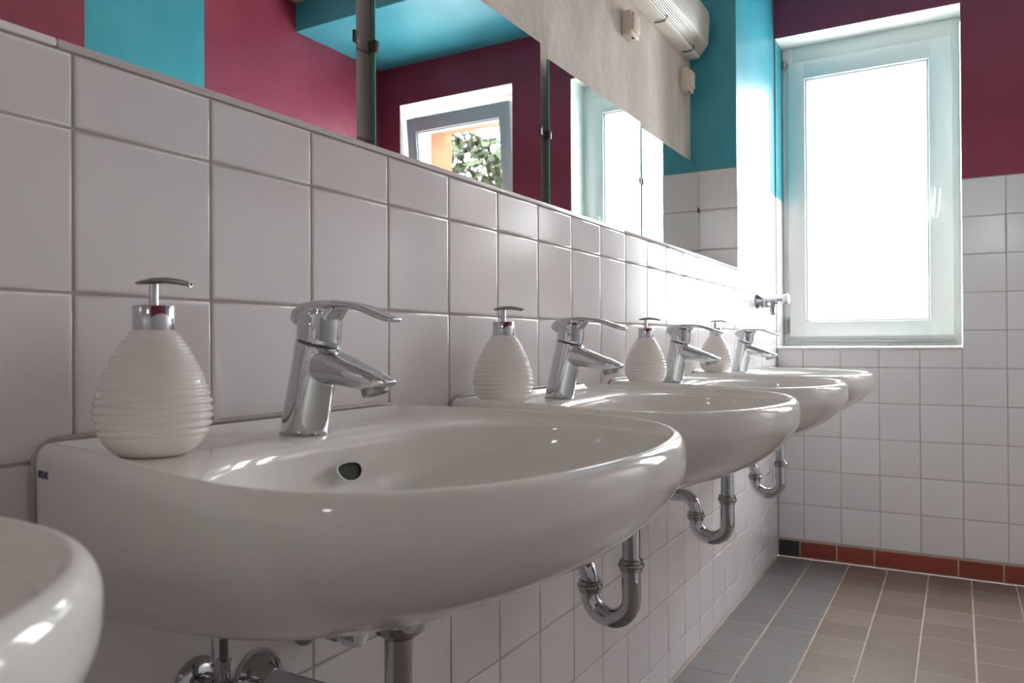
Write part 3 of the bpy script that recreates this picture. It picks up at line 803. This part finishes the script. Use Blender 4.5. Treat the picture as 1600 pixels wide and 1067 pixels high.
for i in (1, 2, 3, 4):
    o = disp if i == 1 else copy_tree(disp)
    x, y, rz = DP[i]; z = deck_z(x, y, CY[i]); o.location = (x, y, z); o.rotation_euler = (0, 0, math.radians(rz)); tag(o, DL[i], 'soap dispenser', 'ribbed soap dispensers on the washbasins')

# ---------------------------------------------------------------- angle valves under the front basin
def make_valve():
    root = empty('angle_valve', (0, 0, 0))
    mb = MB(); mb.lathe([(.027, 0), (.0275, .002), (.026, .005), (.019, .009), (.012, .0105)], (.0005, 0, 0), (1, 0, 0), 36); mb.build('wall_flange', M['chrome'], root)
    mb = MB(); mb.tube([(.005, 0, 0), (.062, 0, 0)], [.0085, .0085], 20)
    mb.lathe([(.010, 0), (.0125, .001), (.0125, .012), (.010, .013)], (.022, 0, 0), (1, 0, 0), 6)
    mb.lathe([(.0115, 0), (.0135, .002), (.0135, .016), (.0115, .018)], (.036, 0, 0), (1, 0, 0), 24)
    mb.build('valve_body', M['chrome_dull'], root)
    mb = MB(); mb.tube([(.044, 0, .008), (.044, 0, .022)], .0065, 16); mb.lathe([(.0085, 0), (.0100, .001), (.0100, .012), (.0085, .013)], (.044, 0, .020), (0, 0, 1), 6)
    mb.build('outlet_nut', M['chrome'], root)
    mb = MB()
    mb.lathe([(.009, 0), (.0125, .001), (.0145, .006), (.0145, .022), (.0135, .026), (.004, .0275)], (.062, 0, 0), (1, 0, 0), 24, wob=lambda a, h: .0012 * math.cos(6 * a) if .003 < h < .02 else 0)
    mb.build('knob', M['chrome'], root)
    mb = MB(); mb.tube([(.044, 0, .030), (.044, 0, .060), (.055, 0, .085)], .0045, 12); mb.build('supply_hose', M['hose'], root)
    return root
val = make_valve(); val.location = (0, .130, .592); tag(val, 'chrome angle valve on the tiles, left of the front basin trap', 'valve', 'angle valves under the front washbasin')
v2 = copy_tree(val); v2.location = (0, .292, .604); tag(v2, 'chrome angle valve mostly hidden by the front basin, right of its trap', 'valve', 'angle valves under the front washbasin')

# ---------------------------------------------------------------- appliance tap on the wall by the window
at = empty('appliance_tap', (0, 2.80, 1.123)); tag(at, 'small chrome wall tap with a downward hose outlet, left of the window', 'tap')
mb = MB(); mb.lathe([(.034, 0), (.035, .002), (.032, .006), (.016, .022), (.012, .026)], (.0005, 0, 0), (1, 0, 0), 32); mb.build('wall_flange', M['chrome'], at)
mb = MB(); mb.tube([(.02, 0, 0), (.085, 0, 0)], .0095, 20)
mb.lathe([(.012, 0), (.016, .001), (.016, .010), (.012, .011)], (.026, 0, 0), (1, 0, 0), 8)
mb.lathe([(.006, 0), (.012, .006), (.018, .022), (.018, .024)], (.030, 0, -.006), (.15, 0, -1), 20)
mb.build('valve_body', M['chrome'], at)
mb = MB(); mb.lathe([(.011, 0), (.020, .014), (.021, .020), (.016, .022)], (.064, 0, 0), (1, 0, .12), 20); mb.build('bonnet', M['chrome'], at)
mb = MB(); mb.lathe([(.012, 0), (.016, .002), (.020, .016), (.020, .024), (.012, .027)], (.098, 0, .003), (1, 0, .05), 8); mb.build('knob', M['chrome'], at)
mb = MB(); mb.tube([(.086, 0, 0), (.100, 0, .003)], .008, 14); mb.build('spindle', M['chrome_dull'], at)
mb = MB(); mb.tube([(.062, 0, -.006), (.063, 0, -.028), (.060, -.004, -.040)], .010, 16)
mb.lathe([(.013, 0), (.013, .010)], (.062, 0, -.018), (0, 0, -1), 8)
mb.lathe([(.009, 0), (.012, .002), (.010, .022), (.007, .024)], (.061, -.003, -.036), (.10, -.05, -1), 12); mb.build('hose_outlet', M['chrome_dull'], at)
